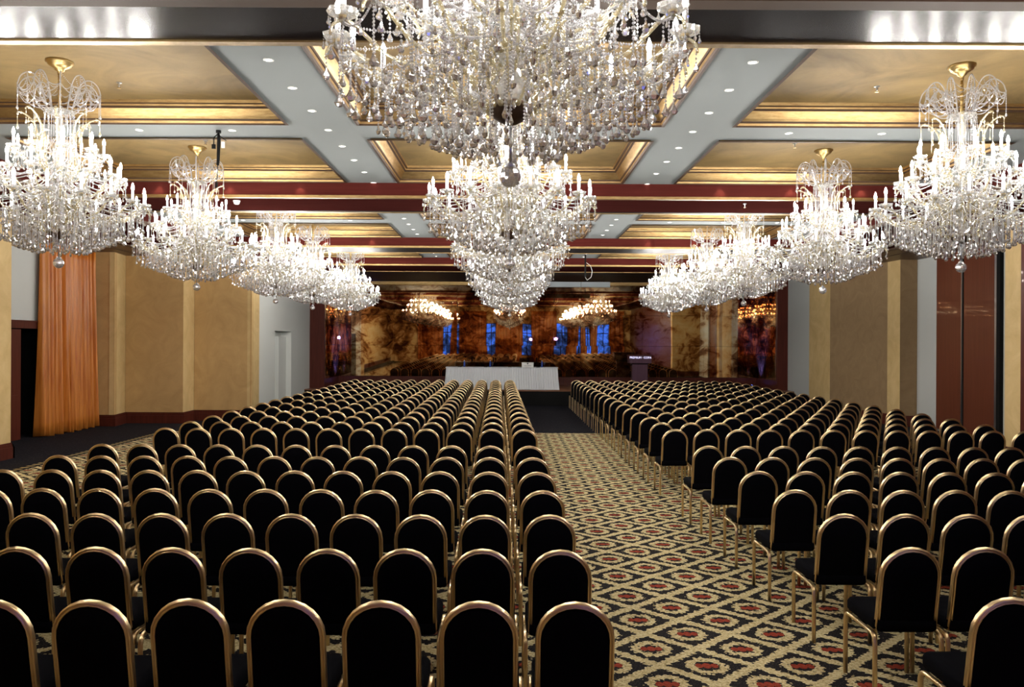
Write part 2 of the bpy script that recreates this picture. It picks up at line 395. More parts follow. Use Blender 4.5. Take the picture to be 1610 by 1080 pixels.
# moulding profile: (inset from the opening, height above ZC)
prof = [(-.03,-.022),(.0,-.028),(.012,-.012),(.018,.012),(.03,.014),(.036,.03),(.055,.055),(.08,.095),(.098,.125),(.10,.14),(.118,.145),(.122,.165),(.15,.172),(.155,.205)]
for (a, b) in rowY:
    for (c, d) in colX:
        mb = MB(); vs = []; fs = []
        for (i_, h_) in prof:
            vs += [(c+i_, a+i_, ZC+h_), (d-i_, a+i_, ZC+h_), (d-i_, b-i_, ZC+h_), (c+i_, b-i_, ZC+h_)]
        for k in range(len(prof)-1):
            mb.cur = 1 if k in (0, 1, 3, 4, 8, 9, 11) else 0
            base_f = [(k*4+q, k*4+(q+1) % 4, (k+1)*4+(q+1) % 4, (k+1)*4+q) for q in range(4)]
            if k == 0: mb.add(vs, base_f)
            else: mb.f += base_f; mb.m += [mb.cur]*4
        mb.obj('coffer_moulding', [M['gilt'], M['gilt_dark']], ceil)
        bx(c, d, a, b, ZP, ZP+.02).obj('coffer_panel', M['coffer_gold'], ceil)
def beam(y0, y1, under):
    o = bx(-6.82, 6.82, y0, y1, H+.012, ZC).obj('beam', M['mahogany_beam'], ceil)
    bx(-6.82, 6.82, y0+.06, y1-.06, H, H+.012).obj('beam_underside', M[under], o)
    t = MB()
    for yy in (y0, y1):
        s = -1 if yy == y0 else 1
        t.box(-6.82, 6.82, min(yy, yy+s*.022), max(yy, yy+s*.022), H-.012, H+.03)
        t.box(-6.82, 6.82, min(yy-s*.055, yy), max(yy-s*.055, yy), H-.012, H+.004)
    t.obj('beam_trim', M['gilt'], o); return o
b1 = beam(4.48, 5.86, 'black_gloss'); bx(-6.82, 6.82, 4.5, 5.06, H-.004, H-.0005).obj('beam_panel', M['purple_beam'], b1); bx(-6.82, 6.82, 5.06, 5.20, H-.014, H-.001).obj('beam_rib', M['gilt_dark'], b1)
b2 = beam(12.12, 13.50, 'purple_beam'); bx(-6.82, 6.82, 13.36, 13.44, H-.006, H-.0005).obj('beam_rib', M['dull_gloss'], b2)
b3 = beam(18.46, 19.60, 'dull_gloss'); b4 = beam(22.80, 24.80, 'purple_beam')
# side soffits
for s in (-1, 1):
    x0, x1 = sorted((s*6.82, s*8.75)); so = bx(x0, x1, YB-.1, 25.0, H, ZC+.03).obj('side_soffit', M['purple_beam'], ceil)
    x0, x1 = sorted((s*8.75, s*12.3)); sw = bx(x0, x1, YB-.1, 27.4, H-.03, H+.05).obj('wall_soffit', M['soffit_wood'], ceil)
    tm = MB()
    for xx, wd in ((6.80, .05), (8.73, .07), (9.3, .05)):
        x0, x1 = sorted((s*xx, s*(xx+wd))); tm.box(x0, x1, YB, 27.0 if xx > 7 else 24.8, H-.04-.0*xx, H+.03)
    tm.obj('soffit_trim', M['gilt_dark'], ceil)
# stage ceiling
sc_ = bx(-12.3, 12.3, 24.86, 29.9, H, H+.05).obj('stage_ceiling', M['dull_gloss'], ceil)
MB().box(-7, 9.7, 29.0, 29.08, H-.03, H).box(-7, 9.7, 29.3, 29.36, H-.05, H).box(-7, 9.7, 29.66, 29.7, H-.06, H).obj('stage_ceiling_trim', M['gilt'], ceil)

# ------------------------------------------------------------------ mirror wall of panels
mw = struct('wall_mirror', bx(-6.5, 9.4, 29.86, 29.94, .5, H), M['black'])
xj = [-6.36,-4.31,-1.97,.36,2.67,4.98,7.29,9.2]; zj = [.83, 1.99, 3.13, 4.30]
rnd = random.Random(5); pnl = None
for i in range(7):
    for j in range(3):
        g = .008; wx = xj[i+1]-xj[i]-g; wz = zj[j+1]-zj[j]-g
        mb = bx(-wx/2, wx/2, -.006, .006, -wz/2, wz/2)
        o = mb.obj('mirror_panel', M['mirror'], mw, loc=((xj[i]+xj[i+1])/2, 29.80, (zj[j]+zj[j+1])/2))
        tilt = (.0078, .004, .006)[j]; yaw = .010 if xj[i+1] < -1.9 else (-.010 if xj[i] > 2.6 else 0)
        o.rotation_euler = (tilt+rnd.uniform(-.0006,.0006), 0, yaw+rnd.uniform(-.001,.001))
for sx in (-6.355, 9.195):
    for j in range(3):
        for (ya, yb) in ((27.46, 28.6), (28.61, 29.8)):
            bx(sx-.012, sx+.012, ya, yb, zj[j]+.004, zj[j+1]-.004).obj('side_mirror_panel', M['mirror'], mw)
bx(-6.4, 9.25, 29.70, 29.84, .51, .825).obj('skirting', M['mahogany'], mw)
bx(-6.42, -6.37, 27.45, 29.8, .51, H).box(9.21, 9.26, 27.45, 29.8, .51, H).obj('side_backing', M['mahogany'], mw)
struct('wall_stage_left_back', bx(-7.4,-6.43,27.45,29.9,0,H), M['black'])
struct('wall_stage_right_back', bx(9.27,9.8,27.45,29.9,0,H), M['black'])

# ------------------------------------------------------------------ downlights
def downlight_proto():
    t = MB(); t.lathe([(.046,0),(.046,-.005),(.034,-.007),(.030,0)], 16)
    l_ = MB(); l_.lathe([(.0001,-.003),(.030,-.003)], 12)
    return t.mesh('downlight_ring', M['plastic_white'], True), l_.mesh('lens', M['lens'])
dlr, dll = downlight_proto(); dl_count = 0
def downlight(x, y, label, group, r=1):
    o = link('downlight', dlr, None, (x, y, ZC)); tag(o, label, 'downlight', group); o.scale = (r, r, 1)
    link('lens', dll, o)
ordn = ['first','second','third','fourth','fifth','sixth','seventh','eighth','ninth','tenth','eleventh','twelfth','thirteenth','fourteenth','fifteenth','sixteenth','seventeenth']
for s in (-1, 1):
    side = 'left' if s < 0 else 'right'
    for k in range(8): downlight(s*2.085, 6.84+k*.753, 'recessed spot in the %s grey ceiling strip of the front bay, %s from the beam' % (side, ordn[k]), 'spots in the front grey ceiling strips')
    for k in range(6): downlight(s*2.085, 14.1+k*.753, 'recessed spot in the %s grey ceiling strip of the middle bay, %s from front' % (side, ordn[k]), 'spots in the middle grey ceiling strips')
    for k in range(4): downlight(s*2.085, 20.2+k*.753, 'recessed spot in the %s grey ceiling strip of the far bay, %s from front' % (side, ordn[k]), 'spots in the far grey ceiling strips')
    for yy, nm, r in ((9.14, 'cross strip between the two front coffer rows', 1), (12.06, 'narrow strip before the second beam', .8), (15.93, 'cross strip between the middle coffer rows', 1), (18.40, 'narrow strip before the third beam', .8)):
        for k, xx in enumerate((3.2, 4.27, 5.35)):
            downlight(s*xx, yy, 'recessed %s spot, %s from centre, in the %s' % (side, ordn[k], nm), 'spots in the cross strips', r)
            if r < 1:   # these wash the beam face
                ld = bpy.data.lights.new('downlight_beam', 'SPOT'); ld.energy = 5; ld.color = (1,.85,.65); ld.spot_size = 1.5; ld.spot_blend = .8; ld.shadow_soft_size = .02
                lo = bpy.data.objects.new('downlight_beam', ld); C.objects.link(lo); lo.location = (s*xx, yy-.02, ZC-.02); lo.rotation_euler = (.25, 0, 0)

def sprinkler(x, y, z, label):
    t = thing('sprinkler', label, 'sprinkler', (x, y, z), 'ceiling sprinklers')
    MB().lathe([(.028,0),(.028,-.006),(.010,-.010),(.008,-.045),(.0001,-.045)], 10).obj('body', M['steel'], t)
    MB().lathe([(.0001,-.055),(.02,-.055),(.02,-.06),(.0001,-.06)], 10).obj('deflector', M['brass'], t)
sprinkler(-3.99, 8.1, ZP, 'small sprinkler in the gold coffer right of the nearest left chandelier')
sprinkler(3.73, 8.1, ZP, 'small sprinkler in the gold coffer left of the nearest right chandelier')
sprinkler(-4.0, 10.43, ZP, 'small sprinkler in the second left gold coffer')
sprinkler(3.73, 10.43, ZP, 'small sprinkler in the second right gold coffer')
sprinkler(3.69, 12.5, H, 'small sprinkler under the second beam on the right')
sd = thing('smoke_detector', 'round white smoke detector under the second dark beam, left side', 'smoke detector', (-4.28, 12.44, H))
MB().lathe([(.055,0),(.055,-.02),(.0001,-.02)], 20).obj('mounting_plate', M['plastic_white'], sd)
MB().lathe([(.045,-.02),(.045,-.045),(.03,-.06),(.0001,-.06)], 20).obj('sensor_head', M['plastic_white'], sd, True)

# hanging cable bundle, left
cb = thing('hanging_cable', 'black cable bundle with plugs hanging from the grey ceiling strip, left', 'cable', (-3.36, 9.15, ZC))
MB().lathe([(.03,0),(.03,-.03),(.0001,-.03)], 10).obj('bracket', M['black'], cb)
MB().tube([(0,0,-.03),(.005,0,-.1),(-.003,0,-.35),(-.008,0,-.40)], [.012,.022,.018,.016], 8).obj('sleeve', M['black'], cb, True)
MB().tube([(-.008,0,-.40),(-.012,0,-.52),(-.02,0,-.60)], .005, 6).obj('cord', M['black'], cb)
MB().tube([(-.02,0,-.60),(-.022,0,-.66)], .015, 6).obj('plug', M['black'], cb)
MB().tube([(0,0,-.03),(-.05,0,-.08),(-.055,0,-.16)], .006, 6).obj('cord', M['black'], cb)
bx(-.075,-.035,-.012,.012,-.21,-.16).obj('plug', M['black'], cb)
MB().tube([(0,0,-.05),(.05,0,-.09),(.09,0,-.12)], .004, 5).obj('cord', M['black'], cb)
bx(.035,.07,-.012,.012,-.2,-.13).obj('plug', M['plastic_white'], cb)
# projection screen case and far hanging pole
ps = thing('screen_case', 'long grey projection screen case hanging before the mirror wall', 'screen case', (2.1, 26.2, H))
bx(-1.1, .24, -.07, .07, -.37, -.20).box(.25, 1.2, -.07, .07, -.37, -.20).obj('case', M['screen_gray'], ps)
for xx in (-.9, 1.0): bx(xx-.01, xx+.01, -.01, .01, -.2, 0).obj('hanger', M['black'], ps)
hp = thing('cable_pole', 'thin black pole with looped cable hanging from the far ceiling bay', 'cable', (2.08, 21.9, ZC))
MB().tube([(0,0,0),(0,0,-.62)], .022, 8).obj('pole', M['black'], hp)
MB().tube([(.0,0,-.62),(.05,0,-.70),(.16,0,-.62),(.19,0,-.45),(.14,0,-.3),(.03,0,-.22)], .006, 6).obj('loop', M['plastic_white'], hp)

# ------------------------------------------------------------------ head table
tb = thing('head_table', 'long head table with pleated white skirt on the stage', 'table', (-.25, 26.8, .51))
def skirt():
    n = 270; vs = []; fs = []; hw = 1.88
    path = [(-hw, .68)]; 
    pts = []
    for i in range(n+1):
        u = i/n; x = -hw+2*hw*u
        k = u*46; f = k-int(k); d = .022*(min(f/.82, 1) if f < .82 else (1-f)/.18)
        pts.append((x, -d))
    pts = [(-hw-.0, .68), (-hw-.012, .45), (-hw, .22)] + pts + [(hw, .22), (hw+.012, .45), (hw, .68)]
    m_ = len(pts)
    for (z, fl) in ((.01, 1.035), (.35, 1.015), (.745, 1.0)):
        for (x, y) in pts: vs.append((x*fl, y-(.03*(fl-1)/.035 if y < .1 else 0), z))
    for j in range(2):
        for i in range(m_-1): a = j*m_+i; fs.append((a, a+1, a+m_+1, a+m_))
    mb = MB(); mb.add(vs, fs); return mb
skirt().obj('table_skirt', M['cloth'], tb)
bx(-1.90, 1.90, -.03, .70, .745, .76).obj('tabletop', M['cloth'], tb)
bx(-1.86, 1.86, .66, .69, .60, .745).obj('back_rail', M['stage_wood'], tb)
for sx in (-1.7, -.05, 1.7):
    for yy in (.08, .62): bx(sx-.02, sx+.02, yy-.02, yy+.02, 0, .745).obj('leg', M['black'], tb)
for xx, nm in ((-1.43,'leftmost'), (-.55,'second from left'), (.27,'third from left'), (1.22,'rightmost')):
    c_ = thing('writing_pad', 'small black pad on the front edge of the white head table, %s' % nm, 'pad', (-.25+xx, 26.83, 1.27), 'black pads on the head table')
    bx(-.06, .06, -.05, .15, 0, .012).obj('cover', M['black'], c_); bx(-.05, .05, -.04, .14, .012, .014).obj('sheet', M['ink'], c_)
for xx, nm in ((-1.28,'left'), (-.40,'middle'), (1.36,'right')):
    b_ = thing('water_bottle', 'small blue water bottle on the head table, %s one' % nm, 'bottle', (-.25+xx+.0, 27.05, 1.27), 'water bottles on the head table')
    MB().lathe([(.0001,0),(.033,0),(.035,.02),(.035,.13),(.03,.155),(.012,.185),(.012,.20)], 14).obj('bottle_body', M['blue_glass'], b_, True)
    MB().lathe([(.014,.20),(.014,.225),(.0001,.225)], 10).obj('cap', M['plastic_white'], b_)
    g_ = thing('wine_glass', 'stemmed glass beside the %s water bottle on the head table' % nm, 'glass', (-.25+xx+.085, 27.02, 1.27), 'glasses on the head table')
    MB().lathe([(.0001,0),(.032,.002),(.004,.01),(.004,.075),(.018,.085)], 12).obj('stem', M['clear_glass'], g_, True)
    MB().lathe([(.018,.085),(.034,.11),(.036,.14),(.030,.17),(.028,.17),(.033,.14),(.031,.112),(.016,.09)], 14).obj('bowl', M['clear_glass'], g_, True)
def text_mesh(txt, size, name):
    cu = bpy.data.curves.new(name, 'FONT'); cu.body = txt; cu.size = size; cu.extrude = .002; cu.align_x = 'CENTER'; cu.resolution_u = 3
    o = bpy.data.objects.new(name, cu); C.objects.link(o); bpy.context.view_layer.update()
    dg = bpy.context.evaluated_depsgraph_get(); me = bpy.data.meshes.new_from_object(o.evaluated_get(dg)); C.objects.unlink(o); bpy.data.objects.remove(o)
    return me
sg = thing('table_sign', 'white tent sign with round emblem and lettering on the head table', 'sign', (.62, 26.9, 1.27))
MB().prism([(-.20,-.03),(.20,-.03),(.20,.03),(-.20,.03)], 0, .004).add([(-.20,-.03,0),(.20,-.03,0),(.20,0,.165),(-.20,0,.165),(-.20,.03,0),(.20,.03,0)], [(0,1,2,3),(3,2,5,4),(0,3,4),(1,5,2)]).obj('card', M['plastic_white'], sg)
tm_ = text_mesh('CELEBRIA', .062, 'lettering'); tm_.materials.clear(); tm_.materials.append(M['ink'])
to = link('lettering', tm_, sg, (0, -.026, .03)); to.rotation_euler = (PI/2-.18, 0, 0)
em = MB(); em.lathe([(.0001,0),(.026,0),(.026,.003),(.0001,.003)], 16); eo = em.obj('emblem', M['ink'], sg); eo.location = (0, -.009, .125); eo.rotation_euler = (PI/2-.18, 0, 0)

# ------------------------------------------------------------------ podium
pd = thing('podium', 'dark purple podium with glowing lettering on the stage, right of the table', 'podium', (4.52, 27.6, .51))
bx(-.265, .265, -.12, .2, 0, .86).obj('column', M['podium_purple'], pd)
bx(-.30, .30, -.16, .25, 0, .03).obj('base', M['podium_purple'], pd)
bx(-.28, .28, -.10, .25, .82, .90).obj('neck', M['black'], pd)
MB().prism([(-.38,-.2),(.38,-.2),(.38,.3),(-.38,.3)], .90, 1.17).obj('head', M['podium_purple'], pd)
bx(-.40, .40, -.22, .32, 1.17, 1.19).obj('desk', M['mahogany'], pd)
tm2 = text_mesh('PREMIUM · COPA', .098, 'lettering'); tm2.materials.clear(); tm2.materials.append(M['led_letters'])
lt = link('lettering', tm2, pd, (0, -.205, 1.065)); lt.rotation_euler = (PI/2, 0, 0)
MB().tube([(-.2,0,1.19),(-.2,-.02,1.30),(-.2,-.10,1.38)], .008, 6).obj('microphone', M['black'], pd)

# blue stage lamps by the windows behind (seen in the mirror; they tint the chair tubes)
for xx, nm in ((1.62,'left'), (3.62,'right')):
    t = thing('blue_floodlight', 'small blue floodlight on a stand before the windows, %s one in the mirror' % nm, 'lamp', (xx, -3.55, 0), 'blue floodlights mirrored in the back wall')
    MB().tube([(0,0,0),(0,0,2.0)], .015, 8).obj('stand', M['black'], t)
    for k in range(3): MB().tube([(0,0,.35),(.3*cos(2.1*k),.3*sin(2.1*k),.01)], .01, 6).obj('leg', M['black'], t)
    lh = MB().lathe([(.0001,0),(.09,0),(.10,.12),(.11,.16)], 16).obj('lamp_head', M['black'], t, loc=(0, 0, 2.1)); lh.rotation_euler = (-PI/2, 0, 0)
    ll = MB().lathe([(.0001,.15),(.10,.15)], 16).obj('lamp_lens', M['blue_lamp'], lh)
    ld = bpy.data.lights.new('blue_floodlight_beam', 'SPOT'); ld.energy = 45; ld.color = (.22,.22,1); ld.spot_size = 1.15; ld.spot_blend = .6; ld.shadow_soft_size = .1
    lo = bpy.data.objects.new('blue_floodlight_beam', ld); C.objects.link(lo); lo.location = (xx, -3.35, 2.1); lo.rotation_euler = (math.radians(88), 0, 0)
for sx in (-1, 1):  # added lamps, put in to tint the side mirror panels blue
    x_ = -6.0 if sx < 0 else 8.85
    t = thing('added_uplight', 'small blue uplight added on the stage floor at the %s mirror corner' % ('left' if sx < 0 else 'right'), 'lamp', (x_, 29.0, .51))
    MB().lathe([(.0001,0),(.06,0),(.065,.09)], 14).obj('housing', M['black'], t); MB().lathe([(.0001,.085),(.06,.085)], 14).obj('lamp_lens', M['blue_lamp'], t)
    ld = bpy.data.lights.new('added_uplight_beam', 'SPOT'); ld.energy = 1500; ld.color = (.06,.10,1); ld.spot_size = 1.3; ld.spot_blend = .9; ld.shadow_soft_size = .05
    lo = bpy.data.objects.new('added_uplight_beam', ld); C.objects.link(lo); lo.location = (x_, 29.0, .62); lo.rotation_euler = (PI, math.radians(-12*sx)*-1, 0)

# ------------------------------------------------------------------ chairs
def sweep(mb, path, nrm, prof2):
    """sweep a 2D profile (a: along side vector, b: along nrm) over a planar path"""
    n = len(path); P = [Vector(p) for p in path]; N_ = Vector(nrm); vs = []; fs = []; k_ = len(prof2)
    for i in range(n):
        t = (P[min(i+1, n-1)]-P[max(i-1, 0)]).normalized(); s_ = t.cross(N_).normalized(); nn = s_.cross(t).normalized()
        for (a, b) in prof2: vs.append(P[i]+s_*a+nn*b)
    for i in range(n-1):
        for k in range(k_): a = i*k_+k; b = i*k_+(k+1) % k_; fs.append((a, b, b+k_, a+k_))
    fs.append(tuple(range(k_))[::-1]); fs.append(tuple((n-1)*k_+k for k in range(k_))); mb.add(vs, fs)
def lobed(wa, wb, hi=True):
    # double-ridged section: the groove lies on the outer and rear side
    if hi: return [(wa,-wb*.35),(wa*.62,-wb*1.0),(wa*.26,-wb*.92),(wa*.12,-wb*.5),(-wa*.12,-wb*.5),(-wa*.26,-wb*.92),(-wa*.62,-wb*1.0),(-wa,-wb*.5),(-wa,wb*.5),(-wa*.5,wb),(wa*.5,wb),(wa,wb*.55),(wa*.72,wb*.05)]
    return [(wa,-wb*.5),(wa*.1,-wb),(-wa,-wb*.5),(-wa,wb*.6),(wa,wb*.6)]
# chair local frame: y = 0 at the top of the back, +y towards the stage
def back_pt(x, z): # lean of the back
    return (x, .085*(1-(z-.41)/.51), z)
def chair_meshes(hi=True):
    out = {}; hw = .1695; zt = .92-.013; ar = 12 if hi else 6
    path = [back_pt(-hw, .41), back_pt(-hw*1.0, .60)]
    zc = zt-.165
    for i in range(ar+1):
        a = PI - PI*i/ar; path.append(back_pt(hw*cos(a), zc+.165*sin(a)))
    path += [back_pt(hw, .60), back_pt(hw, .41)]
    mb = MB(); sweep(mb, path, (0, 1, .165), lobed(.0138, .0165, hi)); out['back_frame'] = (mb, 'chair_gold')
    # pad
    mb = MB(); ow = hw-.012; out2 = []
    n = 14 if hi else 6
    for i in range(n+1):
        a = PI-PI*i/n; x = ow*cos(a); z = zc+min(.152*sin(a), .145); out2.append((x, z))
    out2 = [(-ow, .435)] + out2 + [(ow, .435)]
    vs = []; m_ = len(out2)
    cx, cz = 0, .66
    layers = [(-.012, 1.0), (-.022, .94), (-.026, .55), ] if hi else [(-.02, 1.0)]
    back = [[Vector(back_pt(cx+(x-cx)*s_, cz+(z-cz)*s_))+Vector((0, d, 0)) for (x, z) in out2] for (d, s_) in layers]
    front = [[Vector(back_pt(cx+(x-cx)*s_, cz+(z-cz)*s_))+Vector((0, -d, 0)) for (x, z) in out2] for (d, s_) in layers]
    rings = back[::-1]+front; vs = [p for r_ in rings for p in r_]; fs = []
    for j in range(len(rings)-1):
        for i in range(m_): a = j*m_+i; b = j*m_+(i+1) % m_; fs.append((a, b, b+m_, a+m_))
    fs.append(tuple(range(m_))[::-1]); fs.append(tuple((len(rings)-1)*m_+i for i in range(m_))); mb.add(vs, fs)
    out['backrest'] = (mb, 'fabric')
    # seat: rounded slab, with the low bulge behind the back
    mb = MB(); poly = []; 
    def rr(x0, x1, y0, y1, r, n_):
        p = []
        for (cx_, cy_, a0) in ((x1-r, y1-r, 0), (x0+r, y1-r, PI/2), (x0+r, y0+r, PI), (x1-r, y0+r, 1.5*PI)):
            for k in range(n_+1): a = a0+PI/2*k/n_; p.append((cx_+r*cos(a), cy_+r*sin(a)))
        return p
    nn_ = 4 if hi else 1; rings = []
    for (z, ins) in ((.405,.012),(.42,0),(.465,0),(.482,.012),(.49,.05)) if hi else ((.405,.0),(.48,0)):
        rings.append([(x, y, z) for (x, y) in rr(-.19+ins, .19-ins, .045+ins, .49-ins, .055-min(ins,.04), nn_)])
    m_ = len(rings[0]); vs = [p for r_ in rings for p in r_]; fs = []
    for j in range(len(rings)-1):
        for i in range(m_): a = j*m_+i; b = j*m_+(i+1) % m_; fs.append((a, b, b+m_, a+m_))
    fs.append(tuple(range(m_))[::-1]); fs.append(tuple((len(rings)-1)*m_+i for i in range(m_))); mb.add(vs, fs)
    out['seat'] = (mb, 'fabric')
    def leg(x, front):
        mb = MB(); r = .05; yf, yr = .455, .045; zr = .395; ymid = .26
        if front: p = [(x, yf, 0), (x, yf, zr-r)] + [(x, yf-r+r*cos(a), zr-r+r*sin(a)) for a in ((PI/6, PI/3, PI/2) if hi else (PI/4, PI/2))] + [(x, ymid, zr)]
        else: p = [(x, yr, 0), (x, yr, zr-r)] + [(x, yr+r-r*cos(a), zr-r+r*sin(a)) for a in ((PI/6, PI/3, PI/2) if hi else (PI/4, PI/2))] + [(x, ymid, zr)]
        sweep(mb, p, (1 if x > 0 else -1, 0, 0), lobed(.0115, .0125, hi)); return mb
    out['leg'] = [(leg(sx*.197, fr_), 'chair_gold') for sx in (-1, 1) for fr_ in (0, 1)]
    return out
hi = chair_meshes(True); lo = chair_meshes(False)
CM = []
for nm in ('back_frame', 'backrest', 'seat'): CM.append((nm, hi[nm][0].mesh(nm, M[hi[nm][1]], nm != 'x')))
for mb, mt in hi['leg']: CM.append(('leg', mb.mesh('leg', M[mt], True)))
for nm, me in CM:
    try: me.shade_smooth_by_angle = None
    except Exception: pass
mbr = MB(); mbr.box(-.19, .19, .25, .27, .385, .405); CM.append(('seat_rail', mbr.mesh('seat_rail', M['black'])))
rows = [3.646+.912*i for i in range(7)] + [10.86+.895*j for j in range(17)]
spots = []
for ri, y in enumerate(rows):
    for c_ in range(12):
        dx = lambda: random.uniform(-.003, .003)
        spots.append(('left', ri, c_, .31-.0135*(y-3.65)-.446*c_+dx(), y+random.uniform(-.012,.012)))
        pr = .440; off = .10 if ri < 7 else .12
        spots.append(('right', ri, c_, 2.37-.0105*(y-3.65)+pr*c_+dx(), y+off+random.uniform(-.012,.012)))
def in_view(x, y):
    px = 805-4+1250*x/y; m = 1250*.24/y
    # feet or back inside the frame
    return -m < px < 1610+m
vis = [s for s in spots if in_view(s[3], s[4])]; vis.sort(key=lambda s: (s[4], abs(s[3])))
indiv, rest = vis[:300], vis[300:]
hidden = [s for s in spots if not in_view(s[3], s[4])]
words = ['nearest','second','third','fourth','fifth','sixth','seventh','eighth','ninth','tenth','eleventh','twelfth','thirteenth','fourteenth']
for (side, ri, c_, x, y) in indiv:
    blk = 'front' if ri < 7 else 'rear'; rr_ = ri if ri < 7 else ri-7
    lab = 'black gold-framed banquet chair, %s %s block, %s row, %s seat from central aisle' % (side, blk, words[rr_], 'first' if c_ == 0 else words[c_])
    t = thing('banquet_chair', lab, 'chair', (x, y, 0.006 if y < 18.5 else 0), 'gold-framed black chairs in the %s %s block' % (side, blk), random.uniform(-.008, .008))
    for nm, me in CM: link(nm, me, t)
# the remaining far chairs and the unseen near ones beside the view: one object
lv = []; lf = []; lm = []
for key in ('back_frame', 'backrest', 'seat'):
    mb, mt = lo[key]; o_ = len(lv); lv += [tuple(v) for v in mb.v]; lf += [tuple(i+o_ for i in f) for f in mb.f]; lm += [0 if mt == 'chair_gold' else 1]*len(mb.f)
for mb, mt in lo['leg']:
    o_ = len(lv); lv += [tuple(v) for v in mb.v]; lf += [tuple(i+o_ for i in f) for f in mb.f]; lm += [0]*len(mb.f)
far = MB()
for (side, ri, c_, x, y) in rest+hidden:
    o_ = len(far.v); zf = 0.006 if y < 18.5 else 0
    far.v += [(a+x, b+y, c+zf) for (a, b, c) in lv]; far.f += [tuple(i+o_ for i in f) for f in lf]; far.m += lm
fo = far.obj('far_and_unseen_chairs', [M['chair_gold'], M['fabric']])
tag(fo, 'rows of gold-framed black banquet chairs farthest back, nearest the stage, plus unseen near ones', 'chairs', None, 'stuff')

# ------------------------------------------------------------------ chandeliers (origin on the coffer panel, z measured down from ZP)
Z0 = ZP
def zz(z): return z-Z0
def smooth_path(pts, n=5):
    out = []; P = [Vector(p) for p in pts]
    for i in range(len(P)-1):
        p0, p1, p2, p3 = P[max(i-1,0)], P[i], P[i+1], P[min(i+2,len(P)-1)]
        for k in range(n):
            t = k/n; out.append(.5*((2*p1)+(-p0+p2)*t+(2*p0-5*p1+4*p2-p3)*t*t+(-p0+3*p1-3*p2+p3)*t**3))
    out.append(P[-1]); return out
def bead(mb, p, r, n=4):
    x, y, z = p; vs = [(x, y, z+r*1.15), (x, y, z-r*1.15)] + [(x+r*cos(2*PI*k/n+x*9), y+r*sin(2*PI*k/n+x*9), z) for k in range(n)]
    mb.add(vs, [(0, 2+k, 2+(k+1) % n) for k in range(n)] + [(1, 2+(k+1) % n, 2+k) for k in range(n)])
def string(mb, a, b, sag=0, r=.0062, step=.0140, n=4):
    a, b = Vector(a), Vector(b); Lg = (b-a).length+sag*1.2; k = max(2, int(Lg/step))
    for i in range(k+1):
        t = i/k; p = a.lerp(b, t); p.z -= sag*4*t*(1-t); bead(mb, p, r, n)
def pendant(mb, p, h=.055, w_=.02, seg=6, ang=0, flat=.62):
    """faceted almond drop hanging with its top at p"""
    x, y, z = p; prof_ = [(.12, -.02), (.5, .38), (1.0, .68), (.62, .92)]
    vs = [(x, y, z)]
    for (r_, t_) in prof_:
        for k in range(seg):
            a = 2*PI*k/seg; u = w_*r_*cos(a); v = w_*flat*r_*sin(a)
            vs.append((x+u*cos(ang)-v*sin(ang), y+u*sin(ang)+v*cos(ang), z-h*max(t_, .04)))
    vs.append((x, y, z-h)); fs = [(0, 1+(k+1) % seg, 1+k) for k in range(seg)]
    for j in range(3):
        for k in range(seg): a = 1+j*seg+k; b = 1+j*seg+(k+1) % seg; fs.append((a, b, b+seg, a+seg))
    e = len(vs)-1; q = 1+3*seg; fs += [(e, q+k, q+(k+1) % seg) for k in range(seg)]
    mb.add(vs, fs)
TIERS = [  # count, arm path (r, z), cup (r, z), angle offset
    (18, [(.05,3.14),(.13,3.135),(.22,3.18),(.30,3.245),(.38,3.265),(.47,3.255),(.56,3.275),(.64,3.33),(.70,3.375),(.745,3.385),(.785,3.36),(.795,3.32)], (.745, 3.40), .0),
    (14, [(.05,3.38),(.12,3.36),(.20,3.39),(.28,3.45),(.35,3.475),(.41,3.51),(.46,3.575),(.51,3.625),(.55,3.62),(.575,3.58)], (.525, 3.645), .1),
    (9,  [(.05,3.62),(.12,3.61),(.19,3.66),(.25,3.73),(.30,3.80),(.355,3.85),(.40,3.84),(.42,3.80)], (.375, 3.87), .2)]
ARM = []
for (n, pth, cup, off) in TIERS:
    mb = MB(); p = smooth_path([(r, 0, zz(z)) for r, z in pth], 3); k_ = len(p)
    mb.tube(p, [.0062+.0022*sin(i*PI/k_) for i in range(k_)], 6)
    # twisted rope rib + little collars
    for i in range(2, k_-2, 6): mb.tube([p[i], p[i]+(p[i+1]-p[i])*.45], .0145, 6)
    ARM.append(mb.mesh('arm', M['arm_glass'], True))
cupm = MB(); cupm.lathe([(.006,-.035),(.016,-.018),(.02,-.008),(.050,.004),(.060,.022),(.056,.024),(.046,.010),(.018,.002)], 14, flute=.12)
for k in range(8):
    a = 2*PI*k/8; string(cupm, (.058*cos(a), .058*sin(a), .012), (.058*cos(a), .058*sin(a), -.012), 0, .0045, .012); pendant(cupm, (.058*cos(a), .058*sin(a), -.014), .03, .009, 5, a)
CUP = cupm.mesh('drip_cup', M['cup_glass'])
cn = MB(); cn.lathe([(.0001,0),(.013,0),(.0125,.006),(.0125,.105),(.006,.108)], 10); cn.cur = 1; cn.lathe([(.016,-.012),(.019,.002),(.014,.008)], 10)
CANDLE = cn.mesh('candle', [M['candle'], M['brass']], True)
bl = MB(); bl.lathe([(.005,.106),(.0115,.118),(.0135,.130),(.0105,.148),(.0055,.163),(.0004,.176)], 7); BULBM = bl.mesh('bulb', M['bulb'], True)
